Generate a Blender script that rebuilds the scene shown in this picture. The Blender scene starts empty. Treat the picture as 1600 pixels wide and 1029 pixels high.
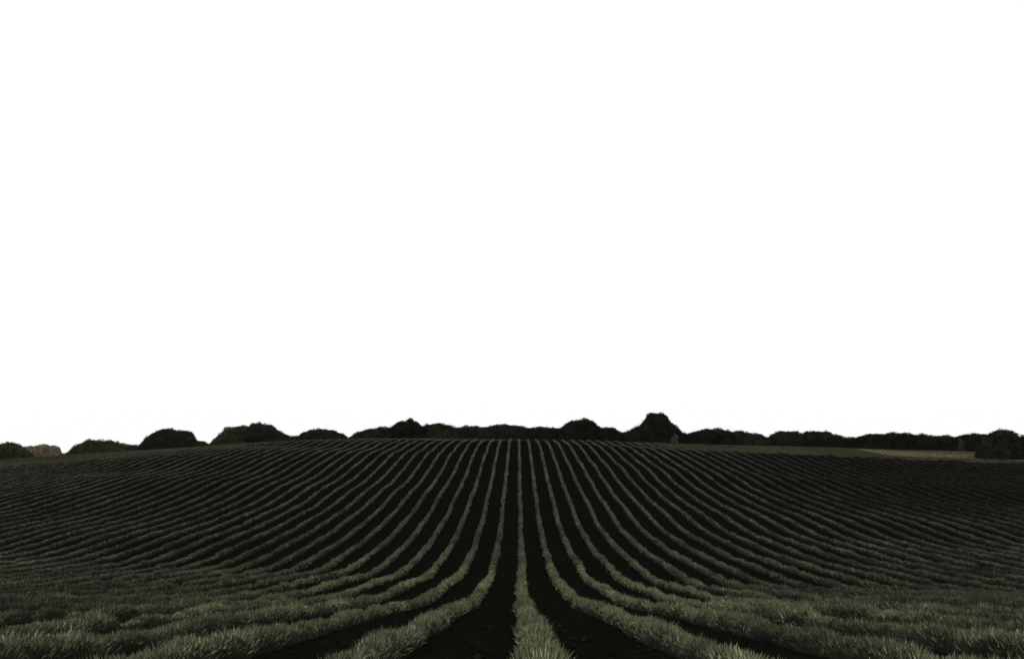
import bpy, math, random
import numpy as np
R = math.radians
S = bpy.context.scene
COL = S.collection
rng = np.random.default_rng(7)
random.seed(7)

# ------------------------------------------------------------------ camera, sky, sun, exposure
cam = bpy.data.objects.new('camera', bpy.data.cameras.new('camera'))
COL.objects.link(cam)
cam.location = (0, 0, 0)                 # eye level is z = 0, rows run along +Y
cam.rotation_euler = (R(90), 0, 0)
cam.data.sensor_width = 36
cam.data.lens = 36
cam.data.shift_y = 0.0846
cam.data.shift_x = -0.0059
cam.data.clip_start = 0.05
cam.data.clip_end = 8000
S.camera = cam

SUN_EL, SUN_AZ = 46, 215                 # soft sun behind thin white cloud, behind the camera and to the left
w = bpy.data.worlds.new('World'); S.world = w; w.use_nodes = True
nt = w.node_tree
bg = nt.nodes['Background']
sky = nt.nodes.new('ShaderNodeTexSky'); sky.sky_type = 'NISHITA'; sky.sun_disc = False
sky.sun_elevation = R(SUN_EL); sky.sun_rotation = R(SUN_AZ)
sky.air_density = 1; sky.dust_density = 4
sc = nt.nodes.new('ShaderNodeVectorMath'); sc.operation = 'SCALE'; sc.inputs['Scale'].default_value = 0.08
mx = nt.nodes.new('ShaderNodeMix'); mx.data_type = 'RGBA'
mx.inputs['Factor'].default_value = 0.94           # closed cloud cover
mx.inputs['B'].default_value = (1.06, 1.06, 1.06, 1)
nt.links.new(sky.outputs[0], sc.inputs[0]); nt.links.new(sc.outputs[0], mx.inputs['A'])
nt.links.new(mx.outputs['Result'], bg.inputs['Color'])
bg.inputs['Strength'].default_value = 1.0

sl = bpy.data.lights.new('sun', 'SUN'); sl.energy = 0.5; sl.angle = R(25); sl.color = (1, .95, .87)
sun = bpy.data.objects.new('sun', sl); COL.objects.link(sun)
sun.rotation_euler = (R(90 - SUN_EL), 0, R(180 - SUN_AZ))
S.view_settings.view_transform = 'Standard'
S.view_settings.look = 'None'
S.view_settings.exposure = 0
S.view_settings.gamma = 1
S.view_settings.use_curve_mapping = False

# ------------------------------------------------------------------ terrain
F = 1600.0
PITCH = 2.0                              # row spacing in metres
CROP = 0.36                              # plant height
PD = np.array([-300, -60, -15, 0, 17.3, 24.6, 44.4, 60.4, 81, 112, 151, 186, 210, 234, 270, 330, 600, 4000], float)
PZ = np.array([1.0, 1.6, 0.9, -.72, -3.42, -4.55, -7.64, -9.43, -10.78, -10.53, -8.49, -6.10, -5.28, -5.05, -6.35, -10.5, -34, -300], float) - CROP
_m = np.zeros(len(PD))
_s = np.diff(PZ) / np.diff(PD)
for i in range(1, len(PD) - 1):
    h0, h1 = PD[i] - PD[i-1], PD[i+1] - PD[i]
    _m[i] = (h1 * _s[i-1] + h0 * _s[i]) / (h0 + h1)
_m[0], _m[-1] = _s[0], _s[-1]
def profile(d):
    i = np.clip(np.searchsorted(PD, d) - 1, 0, len(PD) - 2)
    h = PD[i+1] - PD[i]; t = (d - PD[i]) / h
    return ((2*t**3 - 3*t**2 + 1) * PZ[i] + (t**3 - 2*t**2 + t) * h * _m[i]
            + (-2*t**3 + 3*t**2) * PZ[i+1] + (t**3 - t**2) * h * _m[i+1])
def smooth(a, b, x):
    t = np.clip((x - a) / (b - a), 0, 1); return t * t * (3 - 2 * t)
# cross-fall of the hill dome (drop in metres below the crest at offset X), smoothed
_fx = np.arange(-4000, 4001, 2.0)
_fz = np.interp(_fx, [-4000, -200, -122, -105, -89, -74, -62, -45, -20, -1, 14, 29, 44, 57, 70, 90, 109, 125, 160, 4000],
                [150, 9.5, 4.5, 3.65, 2.95, 1.85, .75, .05, 0, .12, .42, .9, 1.35, 1.5, 1.9, 2.55, 2.95, 3.6, 5.5, 130])
_kr = np.exp(-np.linspace(-2, 2, 11)**2); _kr /= _kr.sum()
_fz = np.convolve(np.pad(_fz, 5, 'edge'), _kr, 'valid')
def ground(X, d):
    X = np.asarray(X, float); d = np.asarray(d, float)
    z = profile(d) - np.interp(X, _fx, _fz) * smooth(85, 215, d)
    bump = (.10*np.sin(d*.155 + X*.05 + 1) + .08*np.sin(d*.09 - X*.11 + 2.2) + .06*np.sin(d*.27 + X*.13)) * smooth(20, 60, d) * smooth(330, 230, d)
    return z + bump
def row_end(X):
    return float(np.interp(X, [-130, -91, -82, -72, -63, -54, -43, -34, 20, 27, 36, 46, 56, 67, 81, 130],
                           [180, 186, 191, 196, 205, 216, 228, 239, 239, 227, 208, 198, 192, 188, 187, 186]))

# ------------------------------------------------------------------ helpers
def mesh_obj(name, V, faces_flat, nper, mat, parent=None, color=None, smooth_sh=False):
    """V (n,3); faces_flat = list of (index array (m,k))"""
    me = bpy.data.meshes.new(name)
    V = np.asarray(V, np.float32)
    groups = [np.asarray(f, np.int32) for f in faces_flat if len(f)]
    loops = np.concatenate([g.ravel() for g in groups])
    sizes = np.concatenate([np.full(len(g), g.shape[1], np.int32) for g in groups])
    starts = np.concatenate([[0], np.cumsum(sizes)[:-1]]).astype(np.int32)
    me.vertices.add(len(V)); me.vertices.foreach_set('co', V.ravel())
    me.loops.add(len(loops)); me.loops.foreach_set('vertex_index', loops)
    me.polygons.add(len(sizes)); me.polygons.foreach_set('loop_start', starts)
    if smooth_sh:
        me.polygons.foreach_set('use_smooth', np.ones(len(sizes), bool))
    me.update(calc_edges=True)
    if color is not None:
        a = me.color_attributes.new('tint', 'FLOAT_COLOR', 'POINT')
        a.data.foreach_set('color', np.asarray(color, np.float32).ravel())
    me.materials.append(mat)
    o = bpy.data.objects.new(name, me); COL.objects.link(o)
    if parent: o.parent = parent
    return o
def empty(name, loc):
    o = bpy.data.objects.new(name, None); COL.objects.link(o); o.location = loc
    o.empty_display_size = .3
    return o
def tag(o, label=None, cat=None, group=None, kind=None):
    if label: o['label'] = label
    if cat: o['category'] = cat
    if group: o['group'] = group
    if kind: o['kind'] = kind
    return o
def rgba(c): return np.concatenate([c, np.ones((len(c), 1))], 1)

def attr_mat(name, noise_scale=3.0, lo=.75, hi=1.25, rough=.8, spec=.06, trans=0.0):
    m = bpy.data.materials.new(name); m.use_nodes = True; t = m.node_tree; b = t.nodes['Principled BSDF']
    a = t.nodes.new('ShaderNodeAttribute'); a.attribute_name = 'tint'
    g = t.nodes.new('ShaderNodeNewGeometry')
    n = t.nodes.new('ShaderNodeTexNoise'); n.inputs['Scale'].default_value = noise_scale; n.inputs['Detail'].default_value = 4
    mr = t.nodes.new('ShaderNodeMapRange'); mr.inputs['From Min'].default_value = .3; mr.inputs['From Max'].default_value = .7
    mr.inputs['To Min'].default_value = lo; mr.inputs['To Max'].default_value = hi
    v = t.nodes.new('ShaderNodeVectorMath'); v.operation = 'SCALE'
    t.links.new(g.outputs['Position'], n.inputs['Vector']); t.links.new(n.outputs['Fac'], mr.inputs['Value'])
    t.links.new(a.outputs['Color'], v.inputs[0]); t.links.new(mr.outputs['Result'], v.inputs['Scale'])
    t.links.new(v.outputs[0], b.inputs['Base Color'])
    b.inputs['Roughness'].default_value = rough; b.inputs['Specular IOR Level'].default_value = spec
    return m
def plain_mat(name, col, rough=.85, spec=.08, nscale=8, amt=.3, bump=0.0):
    m = bpy.data.materials.new(name); m.use_nodes = True; t = m.node_tree; b = t.nodes['Principled BSDF']
    n = t.nodes.new('ShaderNodeTexNoise'); n.inputs['Scale'].default_value = nscale; n.inputs['Detail'].default_value = 5
    g = t.nodes.new('ShaderNodeNewGeometry'); t.links.new(g.outputs['Position'], n.inputs['Vector'])
    r = t.nodes.new('ShaderNodeMix'); r.data_type = 'RGBA'
    r.inputs['A'].default_value = tuple(c * (1 - amt) for c in col) + (1,)
    r.inputs['B'].default_value = tuple(c * (1 + amt) for c in col) + (1,)
    t.links.new(n.outputs['Fac'], r.inputs['Factor']); t.links.new(r.outputs['Result'], b.inputs['Base Color'])
    if bump:
        bp = t.nodes.new('ShaderNodeBump'); bp.inputs['Strength'].default_value = bump; bp.inputs['Distance'].default_value = .05
        t.links.new(n.outputs['Fac'], bp.inputs['Height']); t.links.new(bp.outputs[0], b.inputs['Normal'])
    b.inputs['Roughness'].default_value = rough; b.inputs['Specular IOR Level'].default_value = spec
    return m

M_leaf = attr_mat('crop_leaf', 1.2, .7, 1.3, rough=.9, spec=0)
M_ground = attr_mat('soil_and_turf', 5.0, .6, 1.4, rough=1, spec=0)
_t = M_ground.node_tree; _b = _t.nodes['Principled BSDF']
_g = _t.nodes.new('ShaderNodeNewGeometry'); _v = _t.nodes.new('ShaderNodeTexVoronoi'); _v.inputs['Scale'].default_value = 14
_bp = _t.nodes.new('ShaderNodeBump'); _bp.inputs['Strength'].default_value = .9; _bp.inputs['Distance'].default_value = .05
_t.links.new(_g.outputs['Position'], _v.inputs['Vector']); _t.links.new(_v.outputs['Distance'], _bp.inputs['Height']); _t.links.new(_bp.outputs[0], _b.inputs['Normal'])
M_crown = attr_mat('tree_leaf', .6, .75, 1.25, rough=.9, spec=0)
M_grass = attr_mat('grass_blade', 1.0, .75, 1.25)
M_bark = plain_mat('bark', (.035, .028, .02), nscale=14, bump=.5)

def vnoise(x, seed, scale):
    """smooth 1-D value noise, -1..1"""
    r = np.random.default_rng(seed); tab = r.uniform(-1, 1, 4096)
    u = np.asarray(x) / scale + 1000.0; i = np.floor(u).astype(int); f = u - i; f = f * f * (3 - 2 * f)
    return tab[i % 4096] * (1 - f) + tab[(i + 1) % 4096] * f
_t2 = np.random.default_rng(99).uniform(-1, 1, (256, 256))
def noise2(x, y, scale):
    u = np.asarray(x) / scale + 500; v = np.asarray(y) / scale + 500
    i = np.floor(u).astype(int); j = np.floor(v).astype(int); f = u - i; g = v - j
    f = f * f * (3 - 2 * f); g = g * g * (3 - 2 * g)
    T = lambda a, b: _t2[a % 256, b % 256]
    return (T(i, j)*(1-f) + T(i+1, j)*f)*(1-g) + (T(i, j+1)*(1-f) + T(i+1, j+1)*f)*g

# ------------------------------------------------------------------ ground sheet
SOIL = np.array([.0050, .0051, .0040]); TURF = np.array([.036, .037, .022]); STRAW = np.array([.098, .086, .05])
xs = np.unique(np.concatenate([np.linspace(-3500, -300, 14), np.linspace(-300, -140, 20), np.linspace(-140, 140, 113), np.linspace(140, 300, 20), np.linspace(300, 3500, 14)]))
ds = np.unique(np.concatenate([np.linspace(-300, -20, 12), np.linspace(-20, 20, 41), np.linspace(20, 340, 260), np.linspace(340, 4000, 30)]))
GX, GD = np.meshgrid(xs, ds)
GZ = ground(GX, GD)
nx, nd = len(xs), len(ds)
idx = np.arange(nx * nd).reshape(nd, nx)
quads = np.stack([idx[:-1, :-1], idx[:-1, 1:], idx[1:, 1:], idx[1:, :-1]], -1).reshape(-1, 4)
V = np.stack([GX, GD, GZ], -1).reshape(-1, 3)
ends = np.array([row_end(x) for x in xs])[None, :].repeat(nd, 0)
edge = ends + 4 * noise2(GX, GD, 7)
incrop = (GD < edge) & (GD > -30) & (np.abs(GX) < 135)
k = np.where(incrop[..., None], SOIL, TURF * (1 + .25 * noise2(GX, GD, 14))[..., None])
g_ob = mesh_obj('field_ground', V, [quads], 4, M_ground, color=rgba(k.reshape(-1, 3)), smooth_sh=True)
tag(g_ob, 'dark soil and green headland of the rolling field', kind='structure')

# pale stubble field beyond the headland on the right
def sheet(name, xa, xb, da_fn, db_fn, mat, col, off, label, n=70, m=24):
    u = np.linspace(xa, xb, n); P = []
    for j in range(m):
        f = j / (m - 1); d = np.array([da_fn(x) * (1 - f) + db_fn(x) * f for x in u])
        P.append(np.stack([u, d, ground(u, d) + off], -1))
    P = np.array(P).reshape(-1, 3); ii = np.arange(n * m).reshape(m, n)
    q = np.stack([ii[:-1, :-1], ii[:-1, 1:], ii[1:, 1:], ii[1:, :-1]], -1).reshape(-1, 4)
    c = col * (1 + .3 * noise2(P[:, 0], P[:, 1], 6))[:, None]
    return tag(mesh_obj(name, P, [q], 4, mat, color=rgba(c), smooth_sh=True), label, kind='structure')
sheet('stubble_field', 74, 128, lambda x: row_end(x) + 17 - .22 * (x - 74) + 3 * float(vnoise(x, 5, 2.5)), lambda x: 285, M_ground, STRAW, .04,
      'pale straw-coloured stubble field beyond the crop on the right')

# ------------------------------------------------------------------ crop rows
GREY = np.array([.061, .064, .052]); GREEN = np.array([.126, .135, .079]); DRY = np.array([.14, .12, .085])
SHADED_WOOD = np.array([.0150, .0155, .0120])  # woody base colour, darkened to paint in the shade on the row flanks
WORDS = {}
_o = ['zeroth','first','second','third','fourth','fifth','sixth','seventh','eighth','ninth','tenth','eleventh','twelfth','thirteenth','fourteenth',
      'fifteenth','sixteenth','seventeenth','eighteenth','nineteenth']
_tn = {2:('twenty','twentieth'),3:('thirty','thirtieth'),4:('forty','fortieth'),5:('fifty','fiftieth'),6:('sixty','sixtieth')}
def ordinal(n):
    if n < 20: return _o[n]
    a, b = divmod(n, 10)
    return _tn[a][1] if b == 0 else _tn[a][0] + '-' + _o[b]

def crop_color(X, d, n):
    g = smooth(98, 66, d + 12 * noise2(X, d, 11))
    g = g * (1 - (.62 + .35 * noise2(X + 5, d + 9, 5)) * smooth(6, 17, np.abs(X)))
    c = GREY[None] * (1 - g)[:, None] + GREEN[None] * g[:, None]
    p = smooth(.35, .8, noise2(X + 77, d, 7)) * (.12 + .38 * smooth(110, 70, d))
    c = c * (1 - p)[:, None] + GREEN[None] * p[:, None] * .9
    c = c * (1 - .30 * smooth(5, 14, np.abs(X)) * smooth(80, 60, d))[:, None]      # shade inside side-on plants, put into the near colour away from the middle
    c = c * (1 + .42 * noise2(X + 31, d, 3.2))[:, None]
    # a darker, bluer stand of the crop on the right of the hill
    dk = smooth(18, 62, X - .08 * (d - 150)) * smooth(104, 122, d + 7 * noise2(X + 9, d + 5, 10))
    c = c * (1 - .76 * dk)[:, None] * (1 + dk[:, None] * np.array([[-.03, 0, .05]]))
    return c

def make_row(k):
    X0 = (k + .125) * PITCH
    d0 = max(4.0, (abs(X0) - 7) / .56); d1 = row_end(X0) + random.uniform(-4, 4)
    if d1 - d0 < 4: return
    seed = 1000 + k
    r = np.random.default_rng(seed)
    def shape(d):
        am = 1 - .5 * smooth(60, 110, d)
        lump = 1 + am * (.15 * vnoise(d, seed, .55) + .22 * vnoise(d, seed + 500, 1.9))
        gap = smooth(.62, .88, vnoise(d, seed + 900, 1.3)) * (.25 + .6 * smooth(0, .6, noise2(X0, d, 13))) * am
        h = lump * (1 - .75 * gap)
        x = X0 + .05 * vnoise(d, seed + 300, 1.1) + .05 * vnoise(d, seed + 700, 9)
        return x, h, gap
    root = empty('crop_row', (X0, d0, float(ground(X0, d0))))
    if k == 0: lab = 'grey-green crop row running straight uphill down the middle of the picture'
    else:
        side = 'left' if k < 0 else 'right'
        lab = 'grey-green crop row, %s to the %s of the straight middle row' % (ordinal(abs(k)), side)
    tag(root, lab, 'crop row', 'parallel crop rows on the hillside')
    ox, oy, oz = root.location
    # continuous plant mass of woody stems, flank shade put into its dark colour
    dd = [d0]
    while dd[-1] < d1: dd.append(dd[-1] + min(1.1, max(.16, dd[-1] * .0052)))
    dd = np.array(dd); n = len(dd)
    x, h, gap = shape(dd); zg = ground(x, dd)
    taper = np.minimum(1, np.minimum((dd - d0) + .35, (dd[-1] - dd) + .35)); h = h * taper
    th = np.linspace(-.12, math.pi + .12, 8); K = len(th)
    jit = 1 + r.uniform(-.12, .12, (n, K))
    Vx = x[:, None] + .25 * np.cos(th)[None] * h[:, None] * jit
    Vz = zg[:, None] + .25 * np.sin(th)[None] * h[:, None] * jit - .01
    Vy = dd[:, None] + r.uniform(-.05, .05, (n, K))
    V = np.stack([Vx - ox, Vy - oy, Vz - oz], -1).reshape(-1, 3)
    ii = np.arange(n * K).reshape(n, K)
    q = np.stack([ii[:-1, :-1], ii[:-1, 1:], ii[1:, 1:], ii[1:, :-1]], -1).reshape(-1, 4)[:, ::-1]
    c = np.repeat(SHADED_WOOD[None], n, 0)
    c = np.repeat(c, K, 0) * r.uniform(.7, 1.2, (n * K, 1))
    mesh_obj('shaded_woody_stems', V, [q], 4, M_leaf, root, rgba(c))
    # leaves: density falls with distance from the viewer's end of the row, leaf clumps get larger
    grid = np.arange(d0, d1, .5)
    dist = np.hypot(grid, X0)
    rho = (1150 * (20 / np.maximum(dist, 20)) ** 1.5 + 10) * (1 - .6 * (grid < 10))
    cum = np.cumsum(rho) * .5; N = int(cum[-1])
    d = np.interp(r.uniform(0, cum[-1], N), cum, grid) + r.uniform(-.25, .25, N)
    d = np.clip(d, d0, d1)
    x, h, gap = shape(d); keep = r.uniform(0, 1, N) > gap * .8
    d, x, h = d[keep], x[keep], h[keep]; N = len(d)
    dist = np.hypot(d, X0); sc = (np.maximum(dist, 20) / 20) ** .62
    a = np.clip(math.pi / 2 + r.normal(0, 1, N) * (.58 - .06 * smooth(50, 110, dist)), .12, math.pi - .12)
    rad = r.uniform(.6, 1.0, N)
    px = x + .26 * np.cos(a) * h * rad; pz = ground(x, d) + .25 * np.sin(a) * h * rad
    D = np.stack([np.cos(a) * .55 + r.normal(0, .22, N), r.normal(0, .30, N), np.abs(np.sin(a)) * .55 + .55 + r.normal(0, .15, N)], -1)
    D /= np.linalg.norm(D, axis=1)[:, None]
    L = r.uniform(.09, .20, N) * (1 + .5 * (r.uniform(0, 1, N) < .04)) * (1 - .28 * smooth(40, 20, dist)) * np.clip(h, .5, 1.2) * (1 + .05 * (sc - 1))
    W = r.uniform(.0030, .0070, N) * sc * (1 + 1.3 * smooth(25, 70, dist))
    rv = r.normal(0, 1, (N, 3)); side = np.cross(D, rv); side /= np.linalg.norm(side, axis=1)[:, None] + 1e-9
    P = np.stack([px - ox, d - oy, pz - oz], -1)
    tip = P + D * L[:, None]; tip[:, 2] -= L * r.uniform(0, .22, N)
    mid = P + D * (L * .45)[:, None]
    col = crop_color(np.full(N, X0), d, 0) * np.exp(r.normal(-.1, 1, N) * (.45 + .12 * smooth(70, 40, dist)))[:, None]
    dry = r.uniform(0, 1, N) < (.035 if X0 < 15 else .02) + (.10 if X0 < 15 else .02) * smooth(.3, .8, noise2(X0 + 0 * d, d + 40, 12))
    col[dry] = DRY * (.5 if X0 > 15 else 1) * r.uniform(.7, 1.5, (dry.sum(), 1))
    pale = r.uniform(0, 1, N) < .08 * smooth(85, 110, dist) * smooth(45, 20, abs(X0))      # leaf highlights up the slope, painted in as pale colour
    col[pale] = np.array([.28, .28, .24]) * r.uniform(.6, 1.4, (pale.sum(), 1))
    near = dist < 36
    Vn = np.stack([P[near], mid[near] + side[near]*W[near][:, None], tip[near], mid[near] - side[near]*W[near][:, None]], 1).reshape(-1, 3)
    fr = ~near
    Vf = np.stack([P[fr] + side[fr]*W[fr][:, None], tip[fr], P[fr] - side[fr]*W[fr][:, None]], 1).reshape(-1, 3)
    nn = near.sum(); nf = fr.sum()
    qn = np.arange(nn * 4).reshape(-1, 4); tf = np.arange(nf * 3).reshape(-1, 3) + nn * 4
    cc = np.concatenate([np.repeat(col[near], 4, 0), np.repeat(col[fr], 3, 0)])
    o = mesh_obj('leaves', np.concatenate([Vn, Vf]), [qn, tf], 0, M_leaf, root, rgba(cc))
    o['kind'] = 'stuff'
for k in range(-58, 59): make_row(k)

# ------------------------------------------------------------------ clods and dead leaves on the soil between the rows
def soil_litter(N):
    d = rng.uniform(4, 70, N) ** 1.0; X = rng.uniform(-1, 1, N) * (.5 * d + 6)
    fr = np.abs(((X / PITCH - .125 + .5) % 1) - .5)
    ok = fr > .17; X, d = X[ok], d[ok]; N = len(X); z = ground(X, d)
    base = np.array([[1, 0, 0], [0, 1, 0], [-1, 0, 0], [0, -1, 0], [0, 0, 1.0], [0, 0, -.6]])
    tri = np.array([[0, 1, 4], [1, 2, 4], [2, 3, 4], [3, 0, 4], [1, 0, 5], [2, 1, 5], [3, 2, 5], [0, 3, 5]])
    sz = np.exp(rng.normal(-3.7, .5, (N, 1, 1))); q = base[None] * rng.uniform(.6, 1.3, (N, 6, 1)) * sz * np.array([1.2, 1, .7])
    a = rng.uniform(0, 6.28, N); ca, sa = np.cos(a)[:, None], np.sin(a)[:, None]
    q = np.stack([q[..., 0]*ca - q[..., 1]*sa, q[..., 0]*sa + q[..., 1]*ca, q[..., 2]], -1) + np.stack([X, d, z], -1)[:, None]
    f = (tri[None] + 6 * np.arange(N)[:, None, None]).reshape(-1, 3)
    c = SOIL * rng.uniform(.8, 2.2, (N, 1)); lit = rng.uniform(0, 1, N) < .05; c[lit] = np.array([.03, .027, .019])
    return tag(mesh_obj('soil_clods', q.reshape(-1, 3), [f], 3, M_ground, color=rgba(np.repeat(c, 6, 0))), 'crumbly dark soil clods lying between the crop rows', 'soil', kind='stuff')
soil_litter(14000)

# ------------------------------------------------------------------ headland grass along the top of the field
def grass_band(name, N, sampler, label, hgt, wid, base):
    X, d = sampler(N); N = len(X); z = ground(X, d)
    hh = hgt * rng.uniform(.5, 1.3, N); a = rng.uniform(0, math.pi, N); ww = wid * rng.uniform(.6, 1.4, N)
    sx, sy = np.cos(a) * ww, np.sin(a) * ww
    A = np.stack([X - sx, d - sy, z - .02], -1); B = np.stack([X + sx, d + sy, z - .02], -1)
    T = np.stack([X + rng.normal(0, .08, N), d + rng.normal(0, .08, N), z + hh], -1)
    V = np.stack([A, B, T], 1).reshape(-1, 3)
    c = base * np.exp(rng.normal(0, .25, N))[:, None] * (1 + .3 * noise2(X, d, 9))[:, None]
    o = mesh_obj(name, V, [np.arange(3 * N).reshape(-1, 3)], 3, M_grass, color=rgba(np.repeat(c, 3, 0)))
    return tag(o, label, 'grass', kind='stuff')
def head_s(N):
    X = rng.uniform(-130, 130, N * 2); e = np.array([row_end(x) for x in X])
    d = e + rng.uniform(0, 1, N * 2) * (262 - e) + 1
    ok = (np.abs(X) > 30) | (rng.uniform(0, 1, N * 2) < .25); return X[ok][:N], d[ok][:N]
grass_band('headland_grass', 90000, head_s, 'short green grass on the headland along the top of the field', .22, .06, np.array([.048, .049, .029]))

# ------------------------------------------------------------------ trees and bushes behind the crest
def limb(p0, p1, r0, r1, seg=7, n=5, r=None):
    p0, p1 = np.array(p0, float), np.array(p1, float); ax = p1 - p0; ax /= np.linalg.norm(ax)
    u = np.cross(ax, [.3, .9, .1]); u /= np.linalg.norm(u); v = np.cross(ax, u)
    P = []
    for i in range(n):
        f = i / (n - 1); c = p0 * (1-f) + p1 * f + (r.normal(0, .05, 3) if 0 < i < n-1 else 0); rr = r0*(1-f) + r1*f
        for s in range(seg):
            t = 2*math.pi*s/seg; P.append(c + rr * (u*math.cos(t) + v*math.sin(t)))
    ii = np.arange(n*seg).reshape(n, seg); jj = np.roll(ii, -1, 1)
    return np.array(P), np.stack([ii[:-1], jj[:-1], jj[1:], ii[1:]], -1).reshape(-1, 4)

_t3 = np.random.default_rng(31).uniform(-1, 1, (32, 32, 32))
def noise3(P, scale):
    q = P / scale + 300.0; i = np.floor(q).astype(int); f = q - i; f = f * f * (3 - 2 * f); out = 0
    for a in (0, 1):
        for b in (0, 1):
            for c in (0, 1):
                wgt = (f[:, 0] if a else 1 - f[:, 0]) * (f[:, 1] if b else 1 - f[:, 1]) * (f[:, 2] if c else 1 - f[:, 2])
                out = out + wgt * _t3[(i[:, 0] + a) % 32, (i[:, 1] + b) % 32, (i[:, 2] + c) % 32]
    return out
def make_tree(name, label, cat, dist, line, col, leaf=.32, seed=0, dens=62):
    """line: outline (x, y) read off the skyline; becomes a rounded crown of real size, depth and distance"""
    r = np.random.default_rng(4000 + seed)
    line = np.array(line, float)
    LX = (line[:, 0] - 808) / F * dist; LZ = -(line[:, 1] - 650) / F * dist
    itop = int(LZ.argmax()); bx = float(LX[itop]); bz = float(ground(bx, dist))
    x0, x1 = LX[0], LX[-1]; cx = (x0 + x1) / 2; hw = (x1 - x0) / 2
    root = empty(name, (bx, dist, bz)); tag(root, label, cat, 'trees and bushes along the skyline')
    fx = np.linspace(x0, x1, 400); fz = np.interp(fx, LX, LZ)
    kk = np.exp(-np.linspace(-2, 2, 2 * max(3, int(.35 / (fx[1] - fx[0]))) + 1)**2); kk /= kk.sum(); h = len(kk) // 2
    fz = np.convolve(np.pad(fz, h, 'edge'), kk, 'valid')
    dep = max(1.6, min(hw * .8, 4.0))
    def surf(x, v, inset=0.0):
        top = np.interp(x, fx, fz) - inset * .55
        gz = ground(x, np.full_like(x, dist)) - .3
        Hh = np.maximum(top - gz, .1)
        D = dep * np.sqrt(np.clip(1 - .8 * ((x - cx) / hw)**2, .05, 1)) - inset
        return np.stack([x - bx, np.sign(v) * D * np.abs(v) ** .8, gz + Hh * (1 - np.abs(v) ** 3.2) - bz], -1)
    def bumps(P): return .38 * noise3(P + seed * 7.3, 1.5) + .30 * noise3(P + seed * 3.1 + 40, .8)
    # inner mass of twigs and leaves
    ng = int(max(16, min(60, (x1 - x0) / .4))); gx = np.linspace(x0 + .15, x1 - .15, ng); gv = np.linspace(-1, 1, 19)
    A, B = np.meshgrid(gx, gv, indexing='ij'); P = surf(A.ravel(), B.ravel(), .62); cn = P - np.array([cx - bx, 0, .3]); cn = cn * [.4, 1, 1]; cn /= np.linalg.norm(cn, axis=1)[:, None]
    P = P + cn * bumps(P)[:, None]
    ii = np.arange(ng * 19).reshape(ng, 19); BQ = np.stack([ii[:-1, :-1], ii[1:, :-1], ii[1:, 1:], ii[:-1, 1:]], -1).reshape(-1, 4)
    BV = P; nB = len(BV)
    # leaves over the crown surface, area weighted
    M = 40000
    xx = r.uniform(x0, x1, M); vv = r.uniform(-1, 1, M); e = .01
    P0 = surf(xx, vv); Tx = (surf(np.clip(xx + e, x0, x1), vv) - P0) / e; Tv = (surf(xx, np.clip(vv + e, -1, 1)) - P0) / e
    cr = np.cross(Tx, Tv); ar = np.linalg.norm(cr, axis=1); ar[~np.isfinite(ar)] = 0; ar = np.minimum(ar, np.percentile(ar, 97))
    total = ar.mean() * (x1 - x0) * 2
    N = int(min(total * dens, 9500)); pick = r.choice(M, N, p=ar / ar.sum())
    p = P0[pick]; nv = cr[pick] / (np.linalg.norm(cr[pick], axis=1)[:, None] + 1e-9); nv[nv[:, 2] < 0] *= -1
    bb = bumps(p); p = p + nv * (bb - .08 - .55 * r.uniform(0, 1, N)**1.5 + .32 * (r.uniform(0, 1, N) < .12) * r.uniform(0, 1, N))[:, None]
    nrm = nv + r.normal(0, .55, (N, 3)); nrm /= np.linalg.norm(nrm, axis=1)[:, None]
    u = np.cross(nrm, r.normal(0, 1, (N, 3))); u /= np.linalg.norm(u, axis=1)[:, None]; v = np.cross(nrm, u)
    s1 = leaf * r.uniform(.5, 1.1, (N, 1)) * .6; s2 = s1 * .6
    LV = np.stack([p - u*s1, p + v*s2, p + u*s1, p - v*s2], 1).reshape(-1, 3)
    hue = 1 + .25 * noise3(p + seed * 5.7 + 11, 2.2) + .22 * noise3(p + seed * 2.7 + 5, .8)
    LC = np.repeat(np.array(col) * hue[:, None] * np.exp(r.normal(0, .22, (N, 1))), 4, 0)
    V = np.concatenate([BV, LV]); C = np.concatenate([np.repeat(np.array(col)[None], nB, 0), LC])
    mesh_obj('crown', V, [BQ, np.arange(len(LV)).reshape(-1, 4) + nB], 4, M_crown, root, rgba(C))
    # tapered trunk with limbs reaching into the crown
    hgt = float(LZ[itop] - bz); TP, TQ, n0 = [], [], 0
    limbs = [((0, 0, -.4), (r.normal(0, .15), r.normal(0, .15), hgt * .7), .03*hgt + .07, .05)]
    for f in (.2, .35, .65, .8):
        xe = x0 + f * (x1 - x0); ze = float(np.interp(xe, fx, fz)) - bz
        limbs.append(((0, 0, hgt * .2), (xe - bx, r.normal(0, .5), max(.3, ze * .75)), .016*hgt + .04, .02))
    for (q0, q1, ra, rb) in limbs:
        P, q = limb(q0, q1, ra, rb, r=r); TP.append(P); TQ.append(q + n0); n0 += len(P)
    mesh_obj('trunk', np.concatenate(TP), [np.concatenate(TQ)], 4, M_bark, root)
    return root

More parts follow.
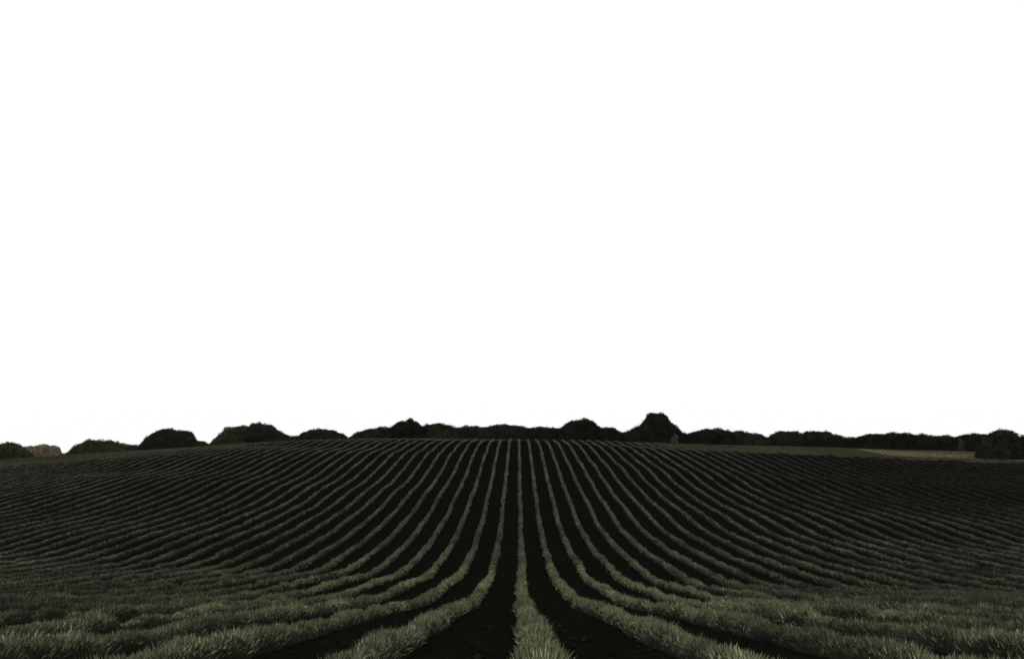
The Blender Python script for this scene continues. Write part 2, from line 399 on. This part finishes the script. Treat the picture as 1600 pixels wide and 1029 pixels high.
OL = (.033, .031, .020); DK = (.020, .0195, .0145); BK = (.0145, .0148, .0115); TAN = (.14, .118, .076); GN = (.024, .0245, .0145); BR = (.022, .020, .0155)
T = [
 ('bush', 'dark rounded bush cut by the left edge of the picture', 'bush', 232, [(-60,700),(-30,694),(0,692.5),(18,692),(30,696),(40,703),(50,716)], OL),
 ('bush', 'pale straw-brown bush beside the dark bush at the left edge', 'bush', 246, [(30,702),(38,697),(48,697.5),(58,695),(68,694),(80,695.5),(86,700),(92,708),(96,716)], TAN),
 ('bush', 'long low bush falling away to the right, second dark one from the left edge', 'bush', 240, [(86,716),(92,710),(100,707),(108,704),(118,697),(125,692),(137,687),(155,687.5),(175,690),(195,692.5),(213,695.5),(225,706)], OL),
 ('tree', 'broad flat-topped dark tree with a small bush at its right foot', 'tree', 242, [(210,708),(217,697),(229,681),(240,674),(251,669.5),(270,670.5),(287,672.5),(297,676),(304,682),(305.5,690),(309,703)], DK),
 ('bush', 'small low bush at the right foot of a broad flat-topped tree', 'bush', 239, [(296,703),(300,690),(306,687),(318,690),(326,694.5),(333,702)], GN),
 ('tree', 'dark sloping tree joined on its right to a slightly taller rounded one', 'tree', 244, [(317,702),(327,693),(336,685),(350,671),(362,667),(376,665.5),(388,667.5),(398,680),(404,697)], OL),
 ('tree', 'rounded tree with a pale grey patch, its right side sloping far down', 'tree', 243, [(380,694),(388,668),(394,663),(406,660.5),(422,664),(433,671),(441,677),(452,681),(465,682),(475,692)], BR),
 ('bush', 'even dome-shaped dark bush standing alone between two gaps of sky', 'bush', 246, [(455,692),(463,681),(470,676),(484,671),(506,670),(518,672.5),(530,677),(539,682),(550,690)], DK),
 ('tree', 'low dark tree rising gently towards the pointed tree on its right', 'tree', 249, [(534,690),(546,682.5),(560,673),(575,670),(592,667),(603,668),(612,675),(618,688)], DK),
 ('tree', 'dark peaked tree standing above its neighbours left of centre', 'tree', 251, [(596,688),(604,668.5),(616,663),(625,658),(638,655),(650,658),(656,663),(664,669),(670,688)], BK),
 ('tree', 'greenish rounded tree just right of the peaked tree left of centre', 'tree', 252, [(650,688),(660,665.5),(672,662.5),(690,662),(702,665.5),(712,668),(722,686)], GN),
 ('tree', 'low flat brownish tree between two rounder trees above the middle rows', 'tree', 253, [(704,687),(712,668),(722,666),(742,666),(751,668),(758,687)], BR),
 ('tree', 'wide rounded tree directly behind the top of the middle rows', 'tree', 252, [(740,688),(750,668),(762,664.5),(772,662.5),(795,662.5),(806,665),(820,668),(828,688)], DK),
 ('tree', 'long flat dark tree right of the wide tree behind the middle rows', 'tree', 254, [(812,688),(820,668),(848,667),(860,668.5),(873,668.5),(880,688)], BK),
 ('tree', 'dome-shaped black-green tree, next tree left of the tallest', 'tree', 252, [(866,690),(874,667.5),(880,663),(888,658.5),(900,656),(913,654),(924,656.5),(931,661),(937,668),(945,690)], BK),
 ('bush', 'sloping dark bush in the dip left of the tallest tree', 'bush', 250, [(928,690),(937,666),(948,668),(960,671.5),(973,676),(980,691)], BK),
 ('tree', 'tallest tree on the skyline, dark and flat-topped with sloping shoulders', 'tree', 250, [(964,691),(974,676),(985,669),(1000,661),(1005,657),(1009,648),(1018,644),(1031,643.5),(1040,649),(1050,663),(1058,668),(1066,674),(1072,677),(1080,694)], BK),
 ('tree', 'long low black tree just right of the tallest tree', 'tree', 252, [(1066,694),(1074,677),(1086,673),(1104,669),(1124,670),(1138,672.5),(1145,678),(1150,695)], BK),
 ('tree', 'low brownish tree sloping down to the right, second from the tallest', 'tree', 254, [(1132,695),(1141,676),(1157,673.5),(1173,676.5),(1193,681.5),(1201,682),(1208,697)], BR),
 ('tree', 'flat-topped brown-green tree on the left of the long right-hand hedge', 'tree', 256, [(1193,697),(1203,681),(1213,675.5),(1222,674),(1240,674),(1252,676),(1262,697)], BR),
 ('tree', 'dark hump-shaped tree tailing off to the right before a dip in the hedge', 'tree', 256, [(1244,697),(1254,674),(1266,672),(1280,673),(1300,677.5),(1319,682),(1335,683),(1342,701)], BK),
 ('tree', 'long flat-topped dark tree right of the dip in the hedge', 'tree', 268, [(1326,702),(1335,682.5),(1348,678),(1385,676.5),(1396,674.5),(1408,676),(1416,703)], BK),
 ('tree', 'very flat dark tree above the left part of the straw-coloured strip', 'tree', 276, [(1400,703),(1408,676),(1424,678.5),(1440,677.5),(1450,679),(1462,681),(1470,704)], BK),
 ('bush', 'low even black bush above the middle of the straw-coloured strip', 'bush', 278, [(1452,704),(1460,681),(1478,680),(1494,681.5),(1504,681),(1512,705)], BK),
 ('bush', 'narrow grey-green bush showing paler than the dark hedge around it', 'bush', 275, [(1492,705),(1496,688),(1500,684),(1505,688),(1508,705)], (.034, .033, .026)),
 ('tree', 'small peaked dark tree at the right end of the straw-coloured strip', 'tree', 277, [(1490,706),(1499,681),(1504,680),(1512,678),(1520,676),(1530,678.5),(1541,679),(1550,707)], BK),
 ('tree', 'large round dark tree standing at the crop edge near the right border', 'tree', 205, [(1526,718),(1530,700),(1537,683),(1548,675),(1562,671.5),(1574,672),(1582,675),(1590,681),(1598,718)], DK),
 ('tree', 'black tree cut by the right edge of the picture', 'tree', 207, [(1582,719),(1590,681),(1610,679),(1640,676),(1665,684),(1675,719)], BK),
]
for i, (nm, lab, cat, dist, lobes, col) in enumerate(T):
    make_tree(nm, lab, cat, dist, lobes, col, seed=i)

# ------------------------------------------------------------------ small gabled shed in front of the tallest tree
def box(x0, x1, y0, y1, z0, z1):
    P = np.array([[x, y, z] for z in (z0, z1) for x, y in ((x0, y0), (x1, y0), (x1, y1), (x0, y1))], float)
    return P, np.array([[3, 2, 1, 0], [4, 5, 6, 7], [0, 1, 5, 4], [1, 2, 6, 5], [2, 3, 7, 6], [3, 0, 4, 7]])
def boxes(name, L, mat, parent):
    PV, Q, n = [], [], 0
    for b in L:
        P, q = box(*b); PV.append(P); Q.append(q + n); n += 8
    return mesh_obj(name, np.concatenate(PV), [np.concatenate(Q)], 4, mat, parent)
M_board = plain_mat('weathered_board', (.036, .036, .031), nscale=6, amt=.35)
M_roof = plain_mat('grey_felt', (.04, .04, .034), nscale=5)
M_dark = plain_mat('dark_door', (.03, .03, .025), nscale=5)
sd = 238.5; sx = (1052.5 - 808) / F * sd; sz = float(ground(sx, sd))
shed = empty('shed', (sx, sd, sz)); shed.rotation_euler.z = R(-14); shed.scale = (.85, .85, .85)
tag(shed, 'tiny grey gabled shed at the foot of the tallest tree', 'shed')
Wd, Ln, Hw, Hr = .88, 1.2, 1.75, 2.75
gv = np.array([[-Wd,-Ln,-.3],[Wd,-Ln,-.3],[Wd,-Ln,Hw],[0,-Ln,Hr],[-Wd,-Ln,Hw],[-Wd,Ln,-.3],[Wd,Ln,-.3],[Wd,Ln,Hw],[0,Ln,Hr],[-Wd,Ln,Hw]])
me_w = mesh_obj('wall', gv, [np.array([[0,1,2,4],[6,5,9,7],[1,6,7,2],[5,0,4,9]]), np.array([[4,2,3],[7,9,8]])], 0, M_board, shed)
for s in (-1, 1):
    a = np.array([[s*1.08, -1.4, Hw-.22], [0, -1.4, Hr+.02], [0, 1.4, Hr+.02], [s*1.08, 1.4, Hw-.22]])
    b = a + [0, 0, .09]
    mesh_obj('roof_slope', np.concatenate([a, b]), [np.array([[0,1,2,3],[7,6,5,4],[0,4,5,1],[1,5,6,2],[2,6,7,3],[3,7,4,0]])], 4, M_roof, shed)
dr = boxes('door', [(-.22, .42, -Ln-.05, -Ln-.004, -.1, 1.45)], M_dark, shed)
boxes('door_frame', [(-.31, -.22, -Ln-.07, -Ln-.002, -.1, 1.54), (.42, .51, -Ln-.07, -Ln-.002, -.1, 1.54), (-.22, .42, -Ln-.07, -Ln-.002, 1.45, 1.54)], M_board, shed)
boxes('handle', [(.28, .34, -Ln-.10, -Ln-.052, .75, .95)], M_roof, dr)
